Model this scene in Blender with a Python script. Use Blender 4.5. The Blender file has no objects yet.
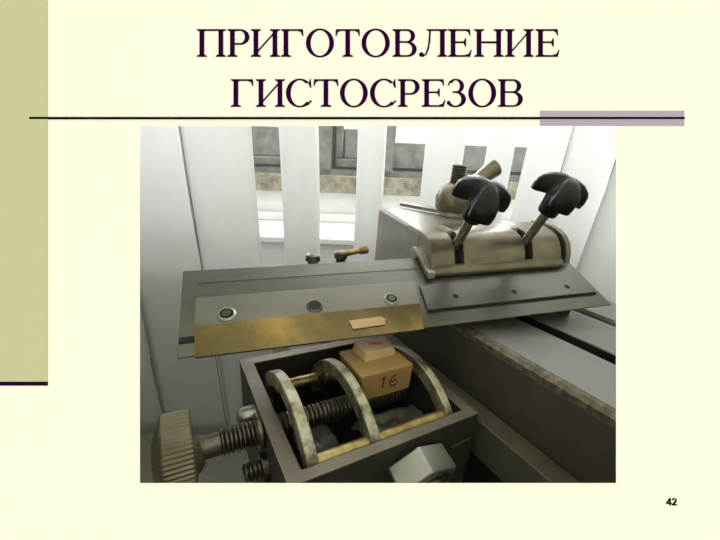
import bpy, bmesh, math, random
from mathutils import Vector as V, Matrix
random.seed(7)
S = 0.01                                   # one modelling unit is a centimetre
PI = math.pi
col = bpy.context.scene.collection

# ------------------------------------------------------------------ frames
FWD = V((.49907, .78428, -.36856)); RIGHT = V((.85822, -.50621, .08493)); UP = V((.11996, .35869, .92572))
CAM = V((0, 0, 10))
KO = V((.32, 18.878, 4.48))                # back left corner of the knife
KL = V((.97418, -.21836, .0582)).normalized()
KW = V((-.1760, -.8954, -.4090)); KW = (KW - KW.dot(KL)*KL).normalized()
KN = KL.cross(KW); KN = -KN if KN.z < 0 else KN
SH = V((-KL.y, KL.x, 0)).normalized()
NH = V((.537, .8436, 0)); RT = V((.8436, -.537, 0))
def K(u, v, h=0): return KO + KL*u + KW*v + KN*h
def Q(u, s, z): return KO + KL*u + SH*s + V((0, 0, z-5.236))
def W(r, D, z): return RT*r + NH*D + V((0, 0, z))

# ------------------------------------------------------------------ mesh kit
class MB:
    def __init__(s): s.v = []; s.f = []
    def add(s, vs, fs):
        b = len(s.v); s.v += [V(a) for a in vs]; s.f += [[b+i for i in f] for f in fs]
        return s
    def prism(s, bot, top):                # two matching outlines
        n = len(bot)
        return s.add(list(bot)+list(top), [list(range(n))[::-1], list(range(n, 2*n))] + [[i, (i+1) % n, n+(i+1) % n, n+i] for i in range(n)])
    def box(s, x0, x1, y0, y1, z0, z1, fn=None):
        fn = fn or (lambda a, b, c: V((a, b, c)))
        return s.prism([fn(x0,y0,z0), fn(x1,y0,z0), fn(x1,y1,z0), fn(x0,y1,z0)], [fn(x0,y0,z1), fn(x1,y0,z1), fn(x1,y1,z1), fn(x0,y1,z1)])
    def lathe(s, o, ax, prof, seg=48, rad=None, cap=True):   # prof: (distance along axis, radius)
        o = V(o); ax = V(ax).normalized(); a = ax.orthogonal().normalized(); b = ax.cross(a)
        vs = []; fs = []
        for k, (t, r) in enumerate(prof):
            for i in range(seg):
                th = 2*PI*i/seg; rr = r*(rad(th, k) if rad else 1)
                vs.append(o + ax*t + (a*math.cos(th)+b*math.sin(th))*rr)
        for k in range(len(prof)-1):
            for i in range(seg):
                j = (i+1) % seg; fs.append([k*seg+i, k*seg+j, (k+1)*seg+j, (k+1)*seg+i])
        if cap: fs.append(list(range(seg))[::-1]); fs.append([(len(prof)-1)*seg+i for i in range(seg)])
        return s.add(vs, fs)
    def tube(s, pts, r, seg=10):
        pts = [V(p) for p in pts]
        rings = []
        for i, p in enumerate(pts):
            d = (pts[min(i+1, len(pts)-1)]-pts[max(i-1, 0)]).normalized()
            a = d.cross(V((.3, .2, .93))).normalized(); b = d.cross(a)
            rr = r[i] if isinstance(r, (list, tuple)) else r
            rings.append([p+(a*math.cos(2*PI*k/seg)+b*math.sin(2*PI*k/seg))*rr for k in range(seg)])
        vs = [q for g in rings for q in g]; fs = []
        for i in range(len(pts)-1):
            for k in range(seg):
                j = (k+1) % seg; fs.append([i*seg+k, i*seg+j, (i+1)*seg+j, (i+1)*seg+k])
        fs += [list(range(seg))[::-1], [(len(pts)-1)*seg+k for k in range(seg)]]
        return s.add(vs, fs)
    def grid(s, fn, nu, nv):
        vs = [fn(i/nu, j/nv) for i in range(nu+1) for j in range(nv+1)]
        return s.add(vs, [[i*(nv+1)+j, (i+1)*(nv+1)+j, (i+1)*(nv+1)+j+1, i*(nv+1)+j+1] for i in range(nu) for j in range(nv)])
    def build(s, name, mat, parent=None, smooth=False, bevel=0, sub=0, solid=0, seg=2):
        base = parent['_w'] if parent is not None and '_w' in parent else (0, 0, 0)
        base = V(base)
        me = bpy.data.meshes.new(name)
        if parent is None:
            c = sum(s.v, V())/len(s.v); c.z = min(v.z for v in s.v); base = c
        me.from_pydata([(v-base)*S for v in s.v], [], s.f); me.validate()
        bm = bmesh.new(); bm.from_mesh(me); bmesh.ops.recalc_face_normals(bm, faces=bm.faces); bm.to_mesh(me); bm.free()
        o = bpy.data.objects.new(name, me); col.objects.link(o)
        me.materials.append(mat)
        if smooth:
            me.polygons.foreach_set('use_smooth', [True]*len(me.polygons))
            me.set_sharp_from_angle(angle=math.radians(38))
        if parent is None: o.location = base*S
        else: o.parent = parent
        o['_w'] = tuple(base)
        if solid:
            m = o.modifiers.new('thick', 'SOLIDIFY'); m.thickness = solid*S; m.offset = 0
        if bevel:
            m = o.modifiers.new('bevel', 'BEVEL'); m.width = bevel*S; m.segments = seg; m.limit_method = 'ANGLE'; m.angle_limit = math.radians(35)
        if sub:
            m = o.modifiers.new('sub', 'SUBSURF'); m.levels = sub; m.render_levels = sub
        return o
def tag(o, label=None, cat=None, group=None, kind=None):
    if label: o['label'] = label
    if cat: o['category'] = cat
    if group: o['group'] = group
    if kind: o['kind'] = kind
    return o
def thing(name, base, label, cat, group=None):
    o = bpy.data.objects.new(name, None); col.objects.link(o); o.empty_display_size = .01
    o.location = V(base)*S; o['_w'] = tuple(base)
    return tag(o, label, cat, group)

def thread(t0, t1, r, pitch, depth=.12):
    pr = []; t = t0; n = max(1, round((t1-t0)/pitch)); p = (t1-t0)/n
    for i in range(n): pr += [(t0+i*p, r-depth), (t0+(i+.35)*p, r), (t0+(i+.6)*p, r)]
    pr.append((t1, r-depth)); return pr

# ------------------------------------------------------------------ materials
def lin(c): return tuple(((x/255)/12.92 if x/255 <= .04045 else ((x/255+.055)/1.055)**2.4) for x in c)+(1,)
def mat(name, c, rough=.5, metal=0, var=.12, scale=6., bump=0., bscale=60., c2=None, thr=None, stretch=(1, 1, 1), spec=.5, trans=None):
    m = bpy.data.materials.new(name); m.use_nodes = True; nt = m.node_tree; N = nt.nodes; Lk = nt.links
    b = N['Principled BSDF']; b.inputs['Roughness'].default_value = rough; b.inputs['Metallic'].default_value = metal
    b.inputs['Specular IOR Level'].default_value = spec
    tc = N.new('ShaderNodeTexCoord'); mp = N.new('ShaderNodeMapping'); mp.inputs['Scale'].default_value = [100*x for x in stretch]
    Lk.new(tc.outputs['Object'], mp.inputs['Vector'])
    nz = N.new('ShaderNodeTexNoise'); nz.inputs['Scale'].default_value = scale/10; nz.inputs['Detail'].default_value = 6; nz.inputs['Roughness'].default_value = .65
    Lk.new(mp.outputs[0], nz.inputs['Vector'])
    rp = N.new('ShaderNodeValToRGB'); a = lin(c); d = lin(c2) if c2 else tuple(x*(1-var) for x in a[:3])+(1,)
    lo, hi = thr or (.35, .65)
    rp.color_ramp.elements[0].position = lo; rp.color_ramp.elements[0].color = d
    rp.color_ramp.elements[1].position = hi; rp.color_ramp.elements[1].color = a if c2 else tuple(min(1, x*(1+var*.5)) for x in a[:3])+(1,)
    Lk.new(nz.outputs['Fac'], rp.inputs['Fac']); Lk.new(rp.outputs['Color'], b.inputs['Base Color'])
    if bump:
        n2 = N.new('ShaderNodeTexNoise'); n2.inputs['Scale'].default_value = bscale/10; n2.inputs['Detail'].default_value = 4
        Lk.new(mp.outputs[0], n2.inputs['Vector']); bp = N.new('ShaderNodeBump'); bp.inputs['Strength'].default_value = bump; bp.inputs['Distance'].default_value = .0004
        Lk.new(n2.outputs['Fac'], bp.inputs['Height']); Lk.new(bp.outputs[0], b.inputs['Normal'])
    if trans is not None:
        out = N['Material Output']; tr = N.new('ShaderNodeBsdfTranslucent'); tr.inputs['Color'].default_value = lin(c)
        mx = N.new('ShaderNodeMixShader'); mx.inputs[0].default_value = trans
        Lk.new(b.outputs[0], mx.inputs[1]); Lk.new(tr.outputs[0], mx.inputs[2]); Lk.new(mx.outputs[0], out.inputs['Surface'])
    return m
def flat(name, c, k=1., rough=.9):
    m = bpy.data.materials.new(name); m.use_nodes = True; b = m.node_tree.nodes['Principled BSDF']
    a = lin(c); b.inputs['Base Color'].default_value = (a[0]*k, a[1]*k, a[2]*k, 1); b.inputs['Roughness'].default_value = rough; b.inputs['Specular IOR Level'].default_value = 0
    return m
BK = .9
M = dict(
    board=flat('cream_card', (255, 255, 225), BK), band=flat('khaki_card', (204, 204, 153), BK), ink=flat('plum_ink', (48, 4, 48), BK),
    lilac=flat('lilac_card', (186, 172, 182), BK), black=flat('black_ink', (8, 8, 8), BK),
    cast=mat('grey_painted_casting', (134, 128, 122), .42, .15, .15, 4, .15, 40),
    jaw=mat('worn_steel_jaw', (128, 120, 104), .34, .75, .25, 5, .15, 50),
    steel=mat('ground_steel', (119, 117, 109), .33, .85, .14, 3, .12, 60, stretch=(.3, 2, 2)),
    plate=mat('brushed_plate', (137, 134, 127), .38, .7, .12, 3, .12, 80),
    mirror=mat('polished_bevel', (176, 146, 84), .25, .95, .12, 3, c2=(112, 100, 72), thr=(.46, .66), stretch=(.5, .3, .3)),  # gold in the colour imitates the wooden block's reflection in the bevel
    dark=mat('dark_box_paint', (62, 59, 48), .5, .1, .25, 5, .35, 50),
    ledge=mat('ledge_paint', (96, 90, 76), .5, .2, .2, 8, .3, 60),
    rim=mat('bare_rim', (124, 116, 101), .5, .55, .2, 8, .4, 70),
    hole=mat('recess_shade', (22, 20, 18), .7),  # shade inside holes, slits and groove, put into the colour
    arc=mat('speckled_brassy_steel', (190, 184, 158), .42, .8, .3, 12, .5, 60, c2=(108, 100, 74), thr=(.35, .55)),
    brass=mat('old_brass', (196, 176, 120), .38, .85, .3, 10, .4, 60, c2=(120, 96, 52), thr=(.35, .6)),
    screw=mat('oily_thread', (112, 106, 92), .32, .9, .25, 8, .2, 50),
    knurl=mat('knurled_steel', (134, 126, 104), .42, .8, .25, 5, .2, 50),
    chrome=mat('bright_nut', (176, 174, 162), .34, .85, .15, 5, .1, 40),
    wood=mat('oiled_wood', (178, 146, 90), .55, 0, .2, 3, .25, 40, c2=(142, 110, 62), thr=(.3, .7), stretch=(1, .35, 1)),
    wax=mat('pale_wax', (196, 168, 118), .4, 0, .1, 5, .1), tissue=mat('stained_tissue', (188, 96, 62), .5),
    pencil=flat('pencil', (70, 44, 20)),
    plastic=mat('black_plastic', (7, 7, 8), .38, 0, .1, 5, .1, spec=.35),
    rail=mat('rail_paint', (84, 77, 67), .5, .25, .12, 4, .15, 50),
    edge=mat('worn_rail_edge', (128, 122, 106), .5, .5, .35, 30, .6, 90, c2=(92, 84, 70), thr=(.4, .6)),
    top=mat('pale_ground_top', (142, 141, 138), .42, .4, .06, 3, .05),
    slat=mat('white_woven_slat', (236, 237, 238), .8, 0, .03, 8, .15, 120, trans=.5),
    paint=mat('grey_room_paint', (112, 112, 108), .85, 0, .04, 4),
    wall=mat('white_plaster', (246, 246, 244), .8, 0, .04, 4),
    marble=mat('stained_sill', (160, 156, 138), .6, 0, .2, 8, c2=(108, 100, 78), thr=(.35, .6)),
    frame=mat('greygreen_frame', (138, 142, 134), .55, 0, .15, 6, c2=(106, 110, 103)),
    gasket=mat('dark_gasket', (50, 54, 56), .6),
    bench=mat('pale_bench', (135, 134, 124), .5, 0, .06, 3),
    film=mat('greyish_film', (84, 82, 72), .35, 0, .2, 8, .2),
)
def glass():
    m = bpy.data.materials.new('window_glass'); m.use_nodes = True; nt = m.node_tree; N = nt.nodes
    t = N.new('ShaderNodeBsdfTransparent'); t.inputs[0].default_value = (.96, .98, .975, 1); g = N.new('ShaderNodeBsdfGlossy'); g.inputs['Roughness'].default_value = .03
    mx = N.new('ShaderNodeMixShader'); mx.inputs[0].default_value = .08
    nt.links.new(t.outputs[0], mx.inputs[1]); nt.links.new(g.outputs[0], mx.inputs[2]); nt.links.new(mx.outputs[0], N['Material Output'].inputs['Surface'])
    return m
M['glass'] = glass()

# ================================================================== presentation board
BD = 7.5; PX = BD/340
def B(px, py, h=0):                        # a point of the board's face, h above it
    return CAM + FWD*(BD-h) + RIGHT*((px-378)*PX) + UP*((305-py)*PX)
board = thing('presentation_board', B(378, 700), 'large cream board with plum title and an opening cut in it, before the microtome', 'board')
def frame_board():
    m = MB()
    X0, X1, Y0, Y1 = -1440, 2500, -1250, 1740
    o = [(X0, Y0), (X1, Y0), (X1, Y1), (X0, Y1)]; i = [(140, 126), (616, 126), (616, 483), (140, 483)]
    g = 16; ib = [(140-g, 126-g), (616+g, 126-g), (616+g, 483+g), (140-g, 483+g)]
    vs = [B(*p) for p in o]+[B(*p) for p in i]+[B(*p, -.28) for p in o]+[B(*p, -.28) for p in ib]
    fs = []
    for k in range(4):
        j = (k+1) % 4
        fs += [[k, j, 4+j, 4+k], [8+k, 8+j, 12+j, 12+k], [k, j, 8+j, 8+k], [4+k, 4+j, 12+j, 12+k]]
    m.add(vs, fs); return m
frame_board().build('panel', M['board'], board)
def decal(name, x0, x1, y0, y1, m, h=.02, hh=0.0):
    return MB().prism([B(x0,y0,hh), B(x1,y0,hh), B(x1,y1,hh), B(x0,y1,hh)], [B(x0,y0,h), B(x1,y0,h), B(x1,y1,h), B(x0,y1,h)]).build(name, m, board)
tag(decal('side_band', -700, 48, -700, 381.5, M['band'], .012, 0), 'khaki band')
tag(decal('band_rule', -700, 48, 381.5, 385.5, M['ink'], .014, 0), 'plum rule under the khaki band')
tag(decal('accent_bar', 540, 684, 111, 126, M['lilac'], .01, 0), 'lilac bar')
tag(decal('title_rule', 30, 684, 117.4, 119.3, M['black'], .02, 0), 'thin black rule')

# ---- serif capitals, drawn in pixels of the board: x right, y up from the baseline
H = 27.4; ST = 4.6; TH = 1.5
class G(MB):
    def __init__(s, x, base): super().__init__(); s.x = x; s.b = base
    def P(s, pts):
        q = [(s.x+a, s.b-b) for a, b in pts]
        s.prism([B(a, b, 0) for a, b in q], [B(a, b, .012) for a, b in q]); return s
    def R(s, x0, x1, y0, y1): return s.P([(x0, y0), (x1, y0), (x1, y1), (x0, y1)])
    def stem(s, x, w=ST, l=2.7, r=2.7, top=True, bot=True):   # x is the stem's left edge
        s.R(x, x+w, 0, H)
        for on, y, d in ((bot, 0, 1), (top, H, -1)):
            if on:
                s.P([(x-l, y), (x+w+r, y), (x+w+r, y+.9*d), (x+w, y+2.1*d), (x, y+2.1*d), (x-l, y+.9*d)])
        return s
    def ring(s, cx, cy, rx, ry, w, t, a0=0, a1=360, n=40, wf=None):
        for i in range(n):
            q = []
            for k in (0, 1):
                a = math.radians(a0+(a1-a0)*(i+k)/n)
                q.append(((cx+rx*math.cos(a), cy+ry*math.sin(a)), (cx+(rx-w)*math.cos(a), cy+(ry-t)*math.sin(a))))
            s.P([q[0][0], q[1][0], q[1][1], q[0][1]])
        return s
def gl(ch, x0, x1, base):
    g = G(x0, base); w = x1-x0
    if ch in 'ПНИ':
        g.stem(2.7); g.stem(w-2.7-ST)
        if ch == 'П': g.R(3, w-3, H-TH, H)
        if ch == 'Н': g.R(3, w-3, H*.5-.2, H*.5+TH)
        if ch == 'И': g.P([(2.7+ST-.6, 4.2), (2.7+ST-.6, 6.2), (w-2.7-ST+.6, H-3.6), (w-2.7-ST+.6, H-5.6)])
    elif ch == 'Г':
        g.stem(2.7); g.R(3, w-.7, H-TH, H); g.P([(w, H-6.5), (w-1, H-6.5), (w-2.6, H-2.6), (w-5.5, H-TH), (w-.5, H)])
    elif ch == 'Т':
        c = w/2; g.stem(c-ST/2, l=3, r=3, top=False); g.R(.6, w-.6, H-TH, H)
        for d in (0, 1):
            f = (lambda a: w-a) if d else (lambda a: a)
            g.P([(f(0), H-6.5), (f(1), H-6.5), (f(2.4), H-2.8), (f(5), H-TH), (f(.5), H)])
    elif ch == 'Е':
        g.stem(2.7); g.R(3, w-2, H-TH, H); g.R(3, w-2.5, 0, TH); g.R(3, w-6.5, H*.5, H*.5+TH)
        g.P([(w-1.4, H-6), (w-2.3, H-6), (w-3.6, H-2.6), (w-6, H-TH), (w-1.8, H)])
        g.P([(w, 6.8), (w-1, 6.8), (w-3, 2.9), (w-7, TH), (w-7, 0), (w-1.6, 0)])
        g.P([(w-5.7, H*.5-3.4), (w-6.6, H*.5-3.4), (w-8.2, H*.5), (w-8.2, H*.5+TH), (w-6.6, H*.5+4.6), (w-5.7, H*.5+4.6)])
    elif ch == 'Р':
        g.stem(2.7); g.R(3, w-8.5, H-TH, H); g.R(6, w-9, H*.44, H*.44+TH)
        g.ring(w-9, H*.72, 9, H*.28, 4.5, TH, -90, 90, 20)
    elif ch == 'В':
        g.stem(2.7); g.R(3, w-9, H-TH, H); g.R(3, w-9, 0, TH); g.R(5, w-9, H*.51, H*.51+TH)
        g.ring(w-9.6, H*.755, 8, H*.245, 4.3, TH, -90, 90, 18); g.ring(w-9.3, H*.275, 9.3, H*.275, 4.6, TH, -90, 90, 18)
    elif ch == 'О':
        g.ring(w/2, H/2, w/2, H/2+.6, 4.6, 1.4, 0, 360, 44)
    elif ch == 'С':
        g.ring(w*.53, H/2, w*.53, H/2+.6, 4.7, 1.4, 48, 318, 36)
        g.P([(w-1.2, H+.3), (w-2, H+.3), (w*.53+w*.50*math.cos(.84), H/2+(H/2)*math.sin(.84)-1.2), (w-1.6, H-8.6), (w-.6, H-8.6)])
        g.P([(w, 5.8), (w-1, 6.6), (w-5.2, 2.4), (w-4.2, 1.2)])
    elif ch == 'Л':
        g.stem(w-2.7-ST); g.R(w*.32, w-3, H-TH, H); g.R(w*.28-.6, w*.28+4, H-.9, H)
        pts = [(w*.36, H), (w*.34, H*.62), (w*.30, H*.34), (w*.22, H*.1), (w*.12, .6)]
        for (a, b), (c, d) in zip(pts, pts[1:]): g.P([(a, b), (a+2, b), (c+1.6, d), (c, d)])
        g.ring(2.4, 2.2, 2.4, 2.2, 2.3, 2.1, 0, 360, 16); g.P([(2, 0), (w*.15, 0), (w*.22, 1.6), (2.5, 2.4)])
    elif ch == 'З':
        g.ring(w*.47, H*.755, w*.43, H*.25+.3, 4.2, 1.3, -88, 148, 26); g.ring(w*.46, H*.275, w*.54, H*.275+.4, 4.6, 1.4, -142, 90, 30)
        g.R(w*.3, w*.5, H*.51, H*.51+TH); g.P([(.8, H-6.2), (2, H-6.2), (4, H-3), (2.6, H-1.6)])
        g.ring(1.9, 4, 1.9, 1.9, 1.8, 1.8, 0, 360, 14)
    g.build('letter', M['ink'], board)
L1 = [('П',197,226),('Р',227.5,249.5),('И',251,280),('Г',281,303.5),('О',306,334),('Т',335.5,360),('О',361.6,389.8),('В',392.5,416.7),('Л',419,447.3),('Е',448,471.7),('Н',474,503.6),('И',504.7,533.5),('Е',535.4,559.3)]
L2 = [('Г',231,253.5),('И',256,285),('С',286,312),('Т',313.5,338.4),('О',340,367.7),('С',370,396.4),('Р',397.7,419.6),('Е',421.6,445.4),('З',446.7,465.9),('О',468.3,496),('В',497.7,522.7)]
for c, a, b in L1: gl(c, a, b, 56.9)
for c, a, b in L2: gl(c, a, b, 106.9)
g = G(666, 505.2)                          # the page number
g.P([(3.2, 0), (4.5, 0), (4.5, 7.2), (3.2, 7.2)]); g.P([(0, 1.5), (0, 2.7), (3.4, 7.2), (4.2, 6.2), (1.4, 2.7), (1.4, 1.5)]); g.R(.2, 5.3, 1.5, 2.7); g.build('digit', M['black'], board)
g = G(671.7, 505.2)
g.ring(2.4, 4.9, 2.4, 2.3, 1.3, 1.2, -25, 170, 14); g.P([(3.3, 4.6), (4.7, 4.1), (2.2, 1.1), (0, .4)]); g.R(0, 4.9, 0, 1.2); g.build('digit', M['black'], board)

# ================================================================== room: wall, sill, window, bench
TILT = math.tan(math.radians(3.0))
def WZ(r, D, z): return W(r, D, z + r*TILT)
def wb(r0, r1, z0, z1, d0, d1): return MB().box(r0, r1, d0, d1, z0, z1, WZ)
m = MB()
m.box(-90, 90, 49, 53, -24, 9.2, WZ); m.box(-90, -40, 49, 53, 9.2, 60, WZ); m.box(45, 90, 49, 53, 9.2, 60, WZ); m.box(-90, 90, 49, 53, 44, 60, WZ)
tag(m.build('wall_back', M['wall']), kind='structure')
tag(wb(-44, 48, 7.0, 9.2, 46.9, 50).build('trim_1', M['marble'], bevel=.12), 'stained pale stone strip under the window', kind='structure')
tag(wb(-44, 48, 2.3, 3.0, 36.4, 49).build('trim_2', M['wall'], bevel=.15), kind='structure')
tag(wb(-44, 48, -3, 2.3, 37.2, 38).build('trim_4', M['wall']), kind='structure')
tag(wb(-44, 48, 3.0, 4.2, 48.2, 49).build('trim_3', M['wall'], bevel=.15), kind='structure')
WZ0 = WZ
def WZ(r, D, z): return WZ0(r, D, z-.9)
win = bpy.data.objects.new('window_1', None); col.objects.link(win); base = WZ(0, 50, 10); win.location = base*S; win['_w'] = tuple(base); tag(win, kind='structure')
m = MB()
m.box(-40, 45, 47.6, 51, 10.0, 11.0, WZ)
for r0, r1 in ((-40, -38), (-13.0, -7.6), (-1.8, .3), (20, 22), (43, 45)): m.box(r0, r1, 47.6, 51, 10, 44, WZ)
m.box(0, 45, 48.2, 51, 11, 14.3, WZ)
m.build('window_frame', M['frame'], win, bevel=.15)
m = MB()
for r0, r1 in ((-38, -13), (-7.6, -1.8)):
    m.box(r0, r1, 48.4, 50.5, 11, 12.2, WZ); m.box(r0+1.2, r1-1.2, 49.0, 50.3, 12.2, 15.8, WZ); m.box(r0, r0+1.2, 48.4, 50.5, 12.2, 43, WZ); m.box(r1-1.2, r1, 48.4, 50.5, 12.2, 43, WZ)
m.build('sash', M['frame'], win, bevel=.2)
m = MB()
for r0, r1, z in ((-38, -13, 10.9), (-7.6, -1.8, 10.9), (.3, 45, 11.0)): m.box(r0, r1, 47.5, 48.45, z, z+.28, WZ)
m.box(-7.65, -7.35, 47.5, 48.45, 11, 40, WZ)
m.build('gasket', M['gasket'], win)
m = MB()
for r0, r1, z in ((-38, -13, 15.7), (-7.6, -1.8, 15.7), (.3, 20, 14.2), (22, 43, 14.2)): m.box(r0, r1, 49.6, 49.8, z, 44, WZ)
m.build('pane', M['glass'], win)

tag(MB().box(-47, -45, -20, 49, -59, 46, W).build('wall_left', M['paint']), kind='structure')
tag(MB().box(50, 52, -20, 49, -59, 46, W).build('wall_right', M['paint']), kind='structure')
tag(MB().box(-47, 52, 21.6, 49, 46, 48, W).build('ceiling', M['paint']), kind='structure')
tag(MB().box(-44, 49, 0, 48.5, -24.5, -22.5, W).build('workbench', M['bench'], bevel=.2), 'pale bench top under the blind and the microtome', 'bench')
tag(MB().box(-90, 90, -30, 60, -60, -59, W).build('floor', M['paint']), kind='structure')

# vertical blind slats: (left, right at z=8), distance, bulge
SL = [(-33.5,-25.8,32.6,.5),
      (-26.4,-18.15,33.2,.35),
      (-18.35,-12.0,32.6,.55),
      (-10.0,-6.5,33,.7),
      (-3.1,-.6,33,.6),
      (2.85,6.3,33,.7),
      (8.2,10.6,33,.5),
      (11.9,15.3,33.5,.4),
      (14.9,19.2,32.8,.5),
      (18.9,24.6,32.2,.5),
      (24.2,30,31.6,.5)]
blind = thing('vertical_blind', W(0, 33, 33), 'white vertical blind with hanging slats in front of the window', 'blind')
rail_m = MB().box(-36, 32, 31.5, 34.5, 33, 35, W)
rail_m.build('headrail', M['slat'], blind, bevel=.2)
for i, (a, b, D, bul) in enumerate(SL):
    def fn(p, q, a=a, b=b, D=D, bul=bul):
        z = -22.3 + 55.3*p; sh = (8-z)*(.045 if a < -8 else (.0 if a > 11 else .02)) + .12*math.sin(p*9+a)
        if a > 11: sh += (8-z)*-.02*(a-11)/4
        return W(a+(b-a)*q+sh, D-bul*math.sin(PI*q)**.8+.25*math.sin(p*7+a), z)
    m = MB().grid(fn, 24, 10)
    m.build('slat', M['slat'], blind, smooth=True, solid=.05)

MB().tube([W(-18.22+(8-z)*.045, 32.3, z) for z in range(30, -22, -2)], .05, 8).build('pull_cord', M['frame'], blind)

# ================================================================== sledge base with its rails
bed = thing('microtome_bed', (18, 6, -22.5), 'grey microtome base with pale ground slideways and a dark groove, lower right', 'microtome base')
YR0, YR1 = 1.2, 21
m = MB()
m.box(13.2, 17.4, YR0, YR1, -8, 1.95); m.box(17.4, 18.6, YR0, YR1, -8, .3); m.box(18.6, 27, YR0, YR1, -8, 2.0)
m.build('bed_body', M['rail'], bed, bevel=.08)
MB().prism([(13.2,YR0,1.95),(13.65,YR0,1.95),(13.65,YR0,2.4),(13.4,YR0,2.36),(13.2,YR0,2.2)], [(13.2,YR1,1.95),(13.65,YR1,1.95),(13.65,YR1,2.4),(13.4,YR1,2.36),(13.2,YR1,2.2)]).build('worn_edge', M['edge'], bed)
MB().box(13.65, 17.42, YR0, YR1, 1.9, 2.38).build('slideway', M['top'], bed, bevel=.05)
MB().box(18.55, 22.6, YR0, YR1, 1.95, 2.38).build('slideway', M['top'], bed, bevel=.05)
MB().box(23.2, 27, YR0, YR1, 1.95, 2.6).build('slideway', M['top'], bed, bevel=.3)
MB().box(11.9, 13.05, YR0, YR1, -3, -1.0).build('ledge', M['ledge'], bed, bevel=.06)
MB().box(13.05, 13.2, YR0, YR1, -8, -2.2).build('gap_shade_strip', M['hole'], bed)
m = MB(); m.box(17.42, 17.5, YR0, YR1, .3, 2.3); m.box(17.4, 18.6, YR0, YR1, .3, .36); m.box(18.5, 18.55, YR0, YR1, .3, 2.3); m.build('groove', M['hole'], bed)  # dark liners carry the groove's shade in their colour
MB().box(11.5, 26, 6, 22, -22.4, -8).build('foot_block', M['dark'], bed, bevel=.3)

# ================================================================== specimen clamp
vice = thing('specimen_clamp', (6.8, 12.5, -22.5), 'dark square specimen clamp box with curved jaws and a knurled screw, under the knife', 'specimen clamp')
x0, x1, y0, y1 = 2.35, 11.2, 8.16, 16.9; i0, i1, j0, j1 = 2.95, 10.65, 8.65, 16.3; ZB = -6.2
m = MB()
m.box(x0, i0, y0, y1, ZB, -.06); m.box(i1, x1, y0, y1, ZB, -.06); m.box(i0, i1, y0, j0, ZB, -.06); m.box(i0, i1, j1, y1, ZB, -.06); m.box(i0, i1, j0, j1, ZB, ZB+.5)
m.build('box', M['dark'], vice)
vs = [(x0,y0),(x1,y0),(x1,y1),(x0,y1)]; iv = [(i0,j0),(i1,j0),(i1,j1),(i0,j1)]
m = MB(); vv = [V((a,b,0)) for a,b in vs+iv]+[V((a,b,-.08)) for a,b in vs+iv]; ff = []
for k in range(4):
    j = (k+1) % 4; ff += [[k,j,4+j,4+k],[8+k,8+j,12+j,12+k],[k,j,8+j,8+k],[4+k,4+j,12+j,12+k]]
m.add(vv, ff).build('rim', M['rim'], vice)
MB().box(5, 9, 10, 15, -22.4, ZB).build('pedestal', M['dark'], vice, bevel=.2)
def jaw(xa, xb, R0=4.2, R1=3.5, cy=11.85, cz=-2.8, a0=12, a1=168):
    n = 36; m = MB(); vs = []
    for i in range(n+1):
        a = math.radians(a0+(a1-a0)*i/n)
        for x in (xa, xb):
            for r in (R0, R1): vs.append((x, min(16.2, max(8.7+.4*(r == R1), cy-r*math.cos(a))), cz+r*math.sin(a)))
    fs = [[0, 1, 3, 2], [4*n, 4*n+1, 4*n+3, 4*n+2]]
    for i in range(n):
        k = 4*i; fs += [[k, k+2, k+6, k+4], [k+1, k+3, k+7, k+5], [k, k+1, k+5, k+4], [k+2, k+3, k+7, k+6]]
    m.add(vs, fs); return m.build('curved_jaw', M['arc'], vice, smooth=True, bevel=.04)
jaw(3.2, 3.66); jaw(5.85, 6.3); jaw(9.75, 10.15)
for yy, zz, xa, xb in ((9.05, -.36, 3.66, 5.85), (9.05, -.36, 6.3, 9.75), (14.75, -.75, 3.66, 5.85), (14.75, -.9, 6.3, 9.75)):
    MB().lathe((xa, yy, zz), (1, 0, 0), [(0, .3), (xb-xa, .3)], 20).build('guide_rod', M['brass'], vice, smooth=True)
SC = V((0, 11.95, -.72))
MB().lathe(SC, (1, 0, 0), [(-.2, .46), (.72, .46)]+thread(.72, 2.33, .53, .165, .1), 32).build('clamp_screw', M['screw'], vice, smooth=False)
MB().lathe(SC, (1, 0, 0), thread(2.96, 9.6, .53, .2, .1), 32).build('clamp_screw', M['screw'], vice)
MB().lathe(SC, (1, 0, 0), [(2.1, .5), (2.12, .78), (2.25, .8), (2.34, .72)], 36).build('washer', M['screw'], vice, smooth=True)
NK = 66
def kn(th, k): return 1+(.022 if k in (3, 4, 5, 6) and int(th/(2*PI)*NK*2+.5) % 2 else 0)
MB().lathe(SC+V((-.18, 0, -.16)), (1, 0, -.02), [(-1.42, .3), (-1.36, .9), (-1.2, 1.35), (-1.05, 1.66), (-.98, 1.73), (-.12, 1.73), (-.06, 1.68), (-.04, 1.4), (.0, .8), (.2, .62), (.3, .48)], NK*2, kn).build('knurled_knob', M['knurl'], vice, smooth=False)
MB().lathe((2.35, 13.3, -.85), (-1, 0, 0), [(0, .45), (.45, .45), (.62, .4), (.75, .28), (.8, .1)], 28).build('dome_screw', M['chrome'], vice, smooth=True)
MB().lathe((2.35, 11.3, -2.1), (-1, 0, 0), [(0, .6), (.25, .6)]+thread(.25, .95, .4, .16, .08), 28).build('lower_screw', M['screw'], vice)
MB().box(1.95, 2.35, 8.6, 12.6, -6, -2.9).build('side_plate', M['rim'], vice, bevel=.12)
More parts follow.
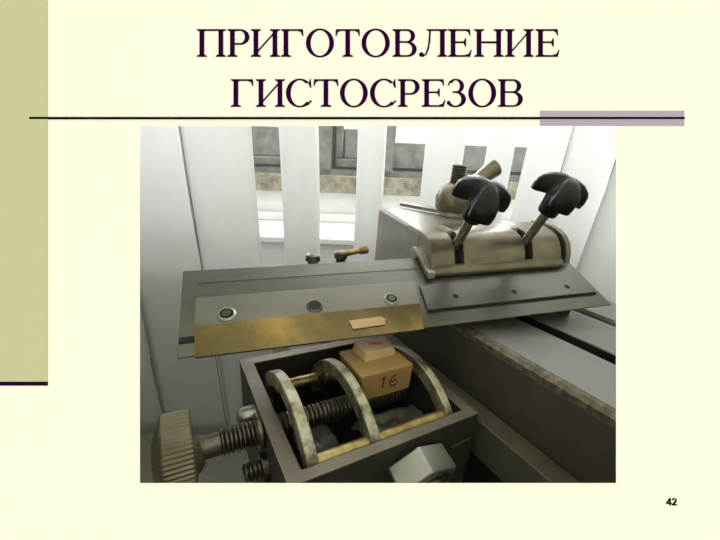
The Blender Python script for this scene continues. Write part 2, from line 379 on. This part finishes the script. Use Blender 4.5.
# big hexagon nut on the front
hx = V((7.98, 8.16, -1.95)); m = MB()
rot = math.radians(41); hx = V((7.75, 8.16, -1.5)); hd = V((-.03, -.93, -.3)).normalized()
ha = V((1, 0, 0)); ha = (ha-hd*ha.dot(hd)).normalized(); hb = hd.cross(ha); hb = -hb if hb.z < 0 else hb
def hexo(t, r): return [hx+hd*t+ha*r*math.cos(rot+PI/3*k)+hb*r*math.sin(rot+PI/3*k) for k in range(6)]
m.prism(hexo(-.1, 1.5), hexo(1.05, 1.5)); nut = m.build('hexagon_nut', M['chrome'], vice, bevel=.07)
MB().lathe(hx+hd*1.03, hd, [(0, 1.1), (.06, 1.1), (.1, .8), (.4, .78), (.45, .7)], 40).build('bolt_end', M['screw'], vice, smooth=True)
MB().prism([(9.7, 8.15, -1.3), (10.9, 8.15, -1.2), (11.1, 8.15, -2.4), (10.6, 8.15, -4), (9.5, 8.15, -4)], [(9.7, 8.0, -1.3), (10.9, 8.0, -1.2), (11.1, 8.0, -2.4), (10.6, 8.0, -4), (9.5, 8.0, -4)]).build('cover_plate', M['dark'], vice, bevel=.05)
# crumpled film between the jaws
random.seed(3)
MB().grid(lambda p, q: V((6.4+3.2*p, 9.4+2.2*q, -1.6+random.random()*.9-q*.3)), 7, 6).build('packing_film', M['film'], vice, smooth=True, sub=2)
MB().grid(lambda p, q: V((3.9+1.8*p, 9.4+5*q, -2.6+random.random()*.5)), 5, 9).build('packing_film', M['film'], vice, smooth=True, sub=2)

# ---- the block
blk = thing('specimen_block', (7.9, 12, -.1), 'golden wooden block marked 16 held between the curved jaws', 'specimen block')
def tb(lo, hi, z0, z1): return MB().prism([(a, b, z0) for a, b in lo], [(a, b, z1) for a, b in hi])
tb([(6.75,10.98),(9.25,10.98),(9.3,13.2),(6.7,13.2)], [(6.42,10.95),(9.27,10.92),(9.25,13.35),(6.45,13.4)], .1, 1.5).build('wooden_block', M['wood'], blk, bevel=.06)
wax = tb([(7.18,11.92),(8.95,11.96),(9.05,13.3),(7.12,13.25)], [(7.3,12.05),(8.85,12.1),(8.98,13.3),(7.2,13.2)], 1.5, 1.93).build('paraffin_section', M['wax'], blk, bevel=.05)
MB().prism([(7.75,12.75,1.9),(8.1,12.65,1.9),(8.5,12.5,1.9),(8.45,12.75,1.9),(8.0,12.9,1.9)], [(7.75,12.75,1.945),(8.1,12.65,1.945),(8.5,12.5,1.945),(8.45,12.75,1.945),(8.0,12.9,1.945)]).build('tissue', M['tissue'], wax)
def strokes(pts, r=.028): return MB().tube([(a, 10.935+.0*b, b) for a, b in pts], r, 6)
strokes([(7.52, 1.02), (7.68, 1.22), (7.62, .62)]).build('digit', M['pencil'], blk)
strokes([(8.32, 1.2), (8.1, 1.02), (8.0, .78), (8.08, .6), (8.3, .58), (8.42, .74), (8.32, .9), (8.08, .82)]).build('digit', M['pencil'], blk)

# ================================================================== knife
knife = thing('microtome_knife', K(12, 3, -1), 'long grey steel microtome knife lying slantwise above the specimen clamp', 'knife')
LN = 23.45
m = MB()
m.prism([K(0,0,-.75), K(LN,0,-.75), K(LN+.15,5.32,-.12), K(.25,5.32,-.12)], [K(0,0,0), K(LN,0,0), K(LN+.15,5.32,-.03), K(.25,5.32,-.03)])
m.build('blade', M['steel'], knife, bevel=.03)
def kp(name, pts, h0, h1, mt, b=.02, h1f=None): 
    return MB().prism([K(a, c, h0) for a, c in pts], [K(a, c, h1f(c) if h1f else h1) for a, c in pts]).build(name, mt, knife, bevel=b)
fp = kp('front_plate', [(.75, 2.15), (11.75, 2.15), (11.45, 3.85), (.8, 3.85)], 0, .16, M['plate'])
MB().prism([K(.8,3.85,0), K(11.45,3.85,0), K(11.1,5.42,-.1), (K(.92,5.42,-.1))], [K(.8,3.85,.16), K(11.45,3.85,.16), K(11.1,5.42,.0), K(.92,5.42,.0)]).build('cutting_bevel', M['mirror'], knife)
kp('back_strip', [(.75, .35), (12.6, .35), (12.6, 1.0), (.75, 1.0)], 0, .02, M['steel'], .01)
kp('clamp_plate', [(11.95, 2.5), (22.9, 2.6), (23.15, 4.3), (11.75, 4.3)], 0, .12, M['steel'])
kp('slit_shade', [(11.7, 4.3), (23.15, 4.3), (23.15, 4.42), (11.7, 4.42)], 0, .03, M['hole'], 0)
kp('notch_shade', [(.25, 4.3), (.85, 4.3), (.85, 4.62), (.25, 4.62)], -.02, .012, M['hole'], 0)
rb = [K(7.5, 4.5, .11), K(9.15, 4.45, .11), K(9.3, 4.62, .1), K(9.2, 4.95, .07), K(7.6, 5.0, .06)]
MB().prism(rb, [p+KN*.06 for p in rb]).build('wax_reflection', M['wax'], knife, bevel=.02)  # the paraffin's reflection in the bevel, built as a pale strip
for u in (2.1, 6.05, 10.0):
    c = K(u, 3.38, .16)
    sc = MB().lathe(c, KN, [(0, .4), (.04, .4), (.09, .34)], 32).build('screw', M['chrome'] if u != 6.05 else M['screw'], knife, smooth=True)
    MB().lathe(c, KN, [(.08, .3), (.095, .3)], 28).build('socket', M['hole'], sc)
    if u != 6.05: MB().lathe(c+KN*.09, KN, [(0, .2), (.02, .2)], 6).build('socket', M['screw'], sc)
for u, v in ((13.7, 3.57), (17.5, 3.66), (21.4, 3.66)):
    MB().lathe(K(u, v, .12), KN, [(0, .17), (.012, .17)], 20).build('pin_hole_shade', M['hole'], knife)

# ================================================================== knife carriage
car = thing('knife_carriage', Q(17, 2, 2.4), 'grey cast knife carriage gripping the knife, with two black star knobs', 'knife carriage')
zt = lambda s: 6.72+.045*s
plan = [(12.95, .45), (12.95, 8.84), (15.0, 8.9), (19.4, 2.7), (23.3, 2.4), (23.3, .45)]
m = MB(); zb = 2.4
def QB(u, s): p = Q(u, s, 5); p.z = zb; return p
m.prism([QB(u, s) for u, s in plan], [Q(u, s, zt(s)) for u, s in plan]); m.build('casting', M['cast'], car, bevel=.25, seg=3)
pl2 = [(13.2, -3.2), (13.2, .5), (22.6, .5), (22.6, -3.2)]
MB().prism([QB(u, s) for u, s in pl2], [Q(u, s, 5.236+.458*s-.95) for u, s in pl2]).build('knife_seat', M['dark'], car)
prof = [(2.4, 5.9), (2.4, 6.83), (1.4, 6.8), (.6, 6.78), (-.1, 6.68), (-.65, 6.45), (-1.08, 6.05), (-1.36, 5.6), (-1.5, 5.15), (-1.75, 4.98), (-1.85, 4.72), (-1.75, 4.52), (-1.3, 4.66), (0, 5.29), (.4, 5.45)]
m = MB()
def seg(u0, u1, pr=prof): m.prism([Q(u0, a, b) for a, b in pr], [Q(u1, a, b) for a, b in pr])
seg(13.0, 14.55); seg(15.15, 19.55); seg(20.15, 22.4)
foot = [(a, b) for a, b in prof if b < 5.2 and a < -1.2]
low = [(-1.5, 5.15), (-1.75, 4.98), (-1.85, 4.72), (-1.75, 4.52), (-1.3, 4.66), (-1.2, 5.1)]
seg(14.5, 15.2, low); seg(19.5, 20.2, low)
m.build('clamp_jaw', M['jaw'], car, smooth=True, bevel=.05)
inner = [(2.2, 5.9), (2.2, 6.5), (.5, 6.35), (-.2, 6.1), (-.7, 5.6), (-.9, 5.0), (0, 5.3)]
m = MB(); seg(13.3, 22.7, inner); m.build('jaw_core_shade', M['hole'], car)
# end rims: a flared lip at the left, a ring at the right
def shell(u0, u1, out, inn, name, mt):
    m = MB(); m.prism([Q(u0, a, b) for a, b in out+inn[::-1]], [Q(u1, a, b) for a, b in out+inn[::-1]]); return m.build(name, mt, car, smooth=True, bevel=.03)
lo = [(.9, 5.66), (.68, 5.76), (.3, 5.84), (-.5, 5.64), (-1.1, 5.26), (-1.5, 5.0), (-1.95, 4.88)]
li = [(.9, 5.5), (.68, 5.52), (.3, 5.55), (-.3, 5.35), (-.68, 5.12), (-1.2, 4.78), (-1.95, 4.52)]
shell(12.65, 13.1, lo, li, 'end_lip', M['chrome'])
shell(22.75, 23.15, [(2.4, 6.9), (1.4, 6.93), (.5, 6.88), (-.2, 6.72), (-.8, 6.4), (-1.25, 5.95), (-1.5, 5.4), (-1.6, 4.7)], [(2.4, 6.4), (1.4, 6.4), (.5, 6.35), (.0, 6.2), (-.45, 5.9), (-.85, 5.55), (-1.05, 5.1), (-1.1, 4.85)], 'end_ring', M['jaw'])
def star_knob(base, d, n0, lab, ph):
    base = V(base); d = V(d).normalized()
    o = MB().lathe(base, d, thread(-.7, n0, .29, .16, .025), 20).build('stud', M['screw'], car)
    a = d.cross(V((0.2, -1, .1))).normalized(); b = d.cross(a)
    P = base+d*n0
    m = MB(); N = 100
    def rr(th): return .98 + .36*math.tanh(2.2*(math.cos(3*(th-ph))+.1))
    rings = [(-.05, .45, 0), (0, .56, 0), (.1, .6, 0), (1.0, .66, .2), (1.12, .76, .5), (1.08, .95, .9), (1.06, 1.12, 1), (1.14, 1.22, 1), (1.5, 1.26, 1), (1.85, 1.2, 1), (2.02, 1.08, 1), (2.16, .75, .9), (2.24, .4, .5), (2.26, .1, 0)]
    vs = []; fs = []
    for t, r, k in rings:
        for i in range(N):
            th = 2*PI*i/N; q = r*(1+(rr(th)-1)*k); droop = -.3*max(0, q-.6)**1.6 if k else 0
            vs.append(P+d*(t+droop)+(a*math.cos(th)+b*math.sin(th))*q)
    for k in range(len(rings)-1):
        for i in range(N):
            j = (i+1) % N; fs.append([k*N+i, k*N+j, (k+1)*N+j, (k+1)*N+i])
    fs += [list(range(N))[::-1], [(len(rings)-1)*N+i for i in range(N)]]
    m.add(vs, fs); h = m.build('star_knob', M['plastic'], car, smooth=True); h['label'] = lab
star_knob(Q(14.85, -.75, 6.1), SH*-.50+V((0, 0, .87))+KL*.03, 1.95, 'left black star knob', -.35)
star_knob(Q(19.85, -.75, 6.1), SH*-.44+V((0, 0, .87))+KL*.08, 2.2, 'right black star knob', -.45)
# rear clamping nut and lever
c = Q(17.6, 5.0, zt(5.0))
MB().lathe(c, (0, 0, 1), [(0, 1.0), (.3, 1.0), (.35, .95)], 36).build('washer', M['chrome'], car, smooth=True)
MB().lathe(c, (0, 0, 1), [(.3, 1.15), (.6, 1.35), (1.3, 1.42), (1.9, 1.2), (2.2, .9), (2.4, .5)], 36).build('clamping_nut', M['jaw'], car, smooth=True)
MB().lathe(c+V((0, 0, 2.0)), (.02, 0, 1), thread(0, 1.6, .56, .17, .08), 28).build('rear_stud', M['screw'], car)
d = (Q(21.3, 5.0, 10.9)-c-V((0, 0, 1.4))).normalized()
MB().lathe(c+V((0, 0, 1.4)), d, [(0, .6), (2.0, .55), (2.1, .5), (3.4, .64), (3.8, .66), (3.9, .56)], 28).build('lever', M['jaw'], car, smooth=True)
p0 = V((Q(15.3, 9.0, 0)).to_2d().to_3d()); z0 = Q(15.3, 9.0, zt(9)+.02).z
a0 = Q(15.2, 9.3, zt(9.3)+.05); a1 = Q(18.6, 4.2, zt(4.2)+.05); dd = (a1-a0).normalized(); pp = dd.cross(V((0, 0, 1))).normalized()
ol = [(-.1, -.25), (1.2, -.55), (3.4, -.75), (5.8, -.8), (6.4, 0), (5.8, .8), (3.4, .75), (1.2, .5), (-.1, .25)]
MB().prism([a0+dd*x+pp*y for x, y in ol], [a0+dd*x+pp*y+V((0, 0, .28)) for x, y in ol]).build('slotted_arm', M['chrome'], car, bevel=.05)

# two little levers of the carriage peeping over the knife
f = thing('clamp_lever', (9.3, 19.4, 4), 'small brownish lever and bolt head peeping over the back of the knife', 'lever')
MB().lathe((9.1, 19.2, 3.6), (0, 0, 1), [(0, .3), (.9, .3), (1.05, .42), (1.35, .42), (1.45, .3)], 20).build('hub', M['screw'], f, smooth=True)
MB().lathe((9.1, 19.2, 4.85), (1.6, -.3, .3), [(0, .2), (1.2, .17), (1.3, .25), (1.75, .25), (1.8, .2)], 16).build('handle', M['brass'], f, smooth=True)
MB().box(6.9, 9.6, 19.0, 19.8, 3.2, 3.7).build('bracket', M['dark'], f)
o = MB().lathe((7.3, 19.36, 3.7), (0, 0, 1), [(0, .3), (.75, .3), (.8, .45), (1.15, .42), (1.25, .25)], 18).build('bolt_head', M['screw'], f, smooth=True)
MB().box(8.2, 13.6, 19.2, 19.6, 2.5, 3.3).build('bracket', M['dark'], f)

# ================================================================== light
w = bpy.data.worlds.new('sky'); bpy.context.scene.world = w; w.use_nodes = True
w.node_tree.nodes['Background'].inputs[0].default_value = (1, 1, 1, 1); w.node_tree.nodes['Background'].inputs[1].default_value = 1.25
def area(name, loc, target, sx, sy, power, c=(1, 1, 1)):
    l = bpy.data.lights.new(name, 'AREA'); l.shape = 'RECTANGLE'; l.size = sx*S; l.size_y = sy*S; l.energy = power; l.color = c
    o = bpy.data.objects.new(name, l); col.objects.link(o); o.location = V(loc)*S
    o.rotation_euler = (V(target)-V(loc)).to_track_quat('-Z', 'Y').to_euler(); return o
area('daylight', W(0, 72, 27), W(0, 30, 12), 100, 34, 15.0, (1, .975, .985))

area('added_slat_fill', W(0, 41.5, 44), W(0, 42, 0), 84, 8, 2.0, (1, .98, .97))  # added unseen fill light that brightens the back wall and slats

# ================================================================== camera
cam = bpy.data.cameras.new('camera'); co = bpy.data.objects.new('camera', cam); col.objects.link(co)
cam.sensor_width = 36; cam.lens = 340/720*36; cam.shift_x = -18/720; cam.shift_y = 35/720; cam.clip_start = .005; cam.clip_end = 50
rm = Matrix((RIGHT, UP, -FWD)).transposed().to_4x4(); co.matrix_world = Matrix.Translation(CAM*S) @ rm
sc = bpy.context.scene; sc.camera = co
sc.view_settings.view_transform = 'Standard'; sc.view_settings.look = 'None'; sc.view_settings.exposure = 0; sc.view_settings.gamma = 1; sc.view_settings.use_curve_mapping = False
for o in bpy.data.objects:
    if '_w' in o: del o['_w']
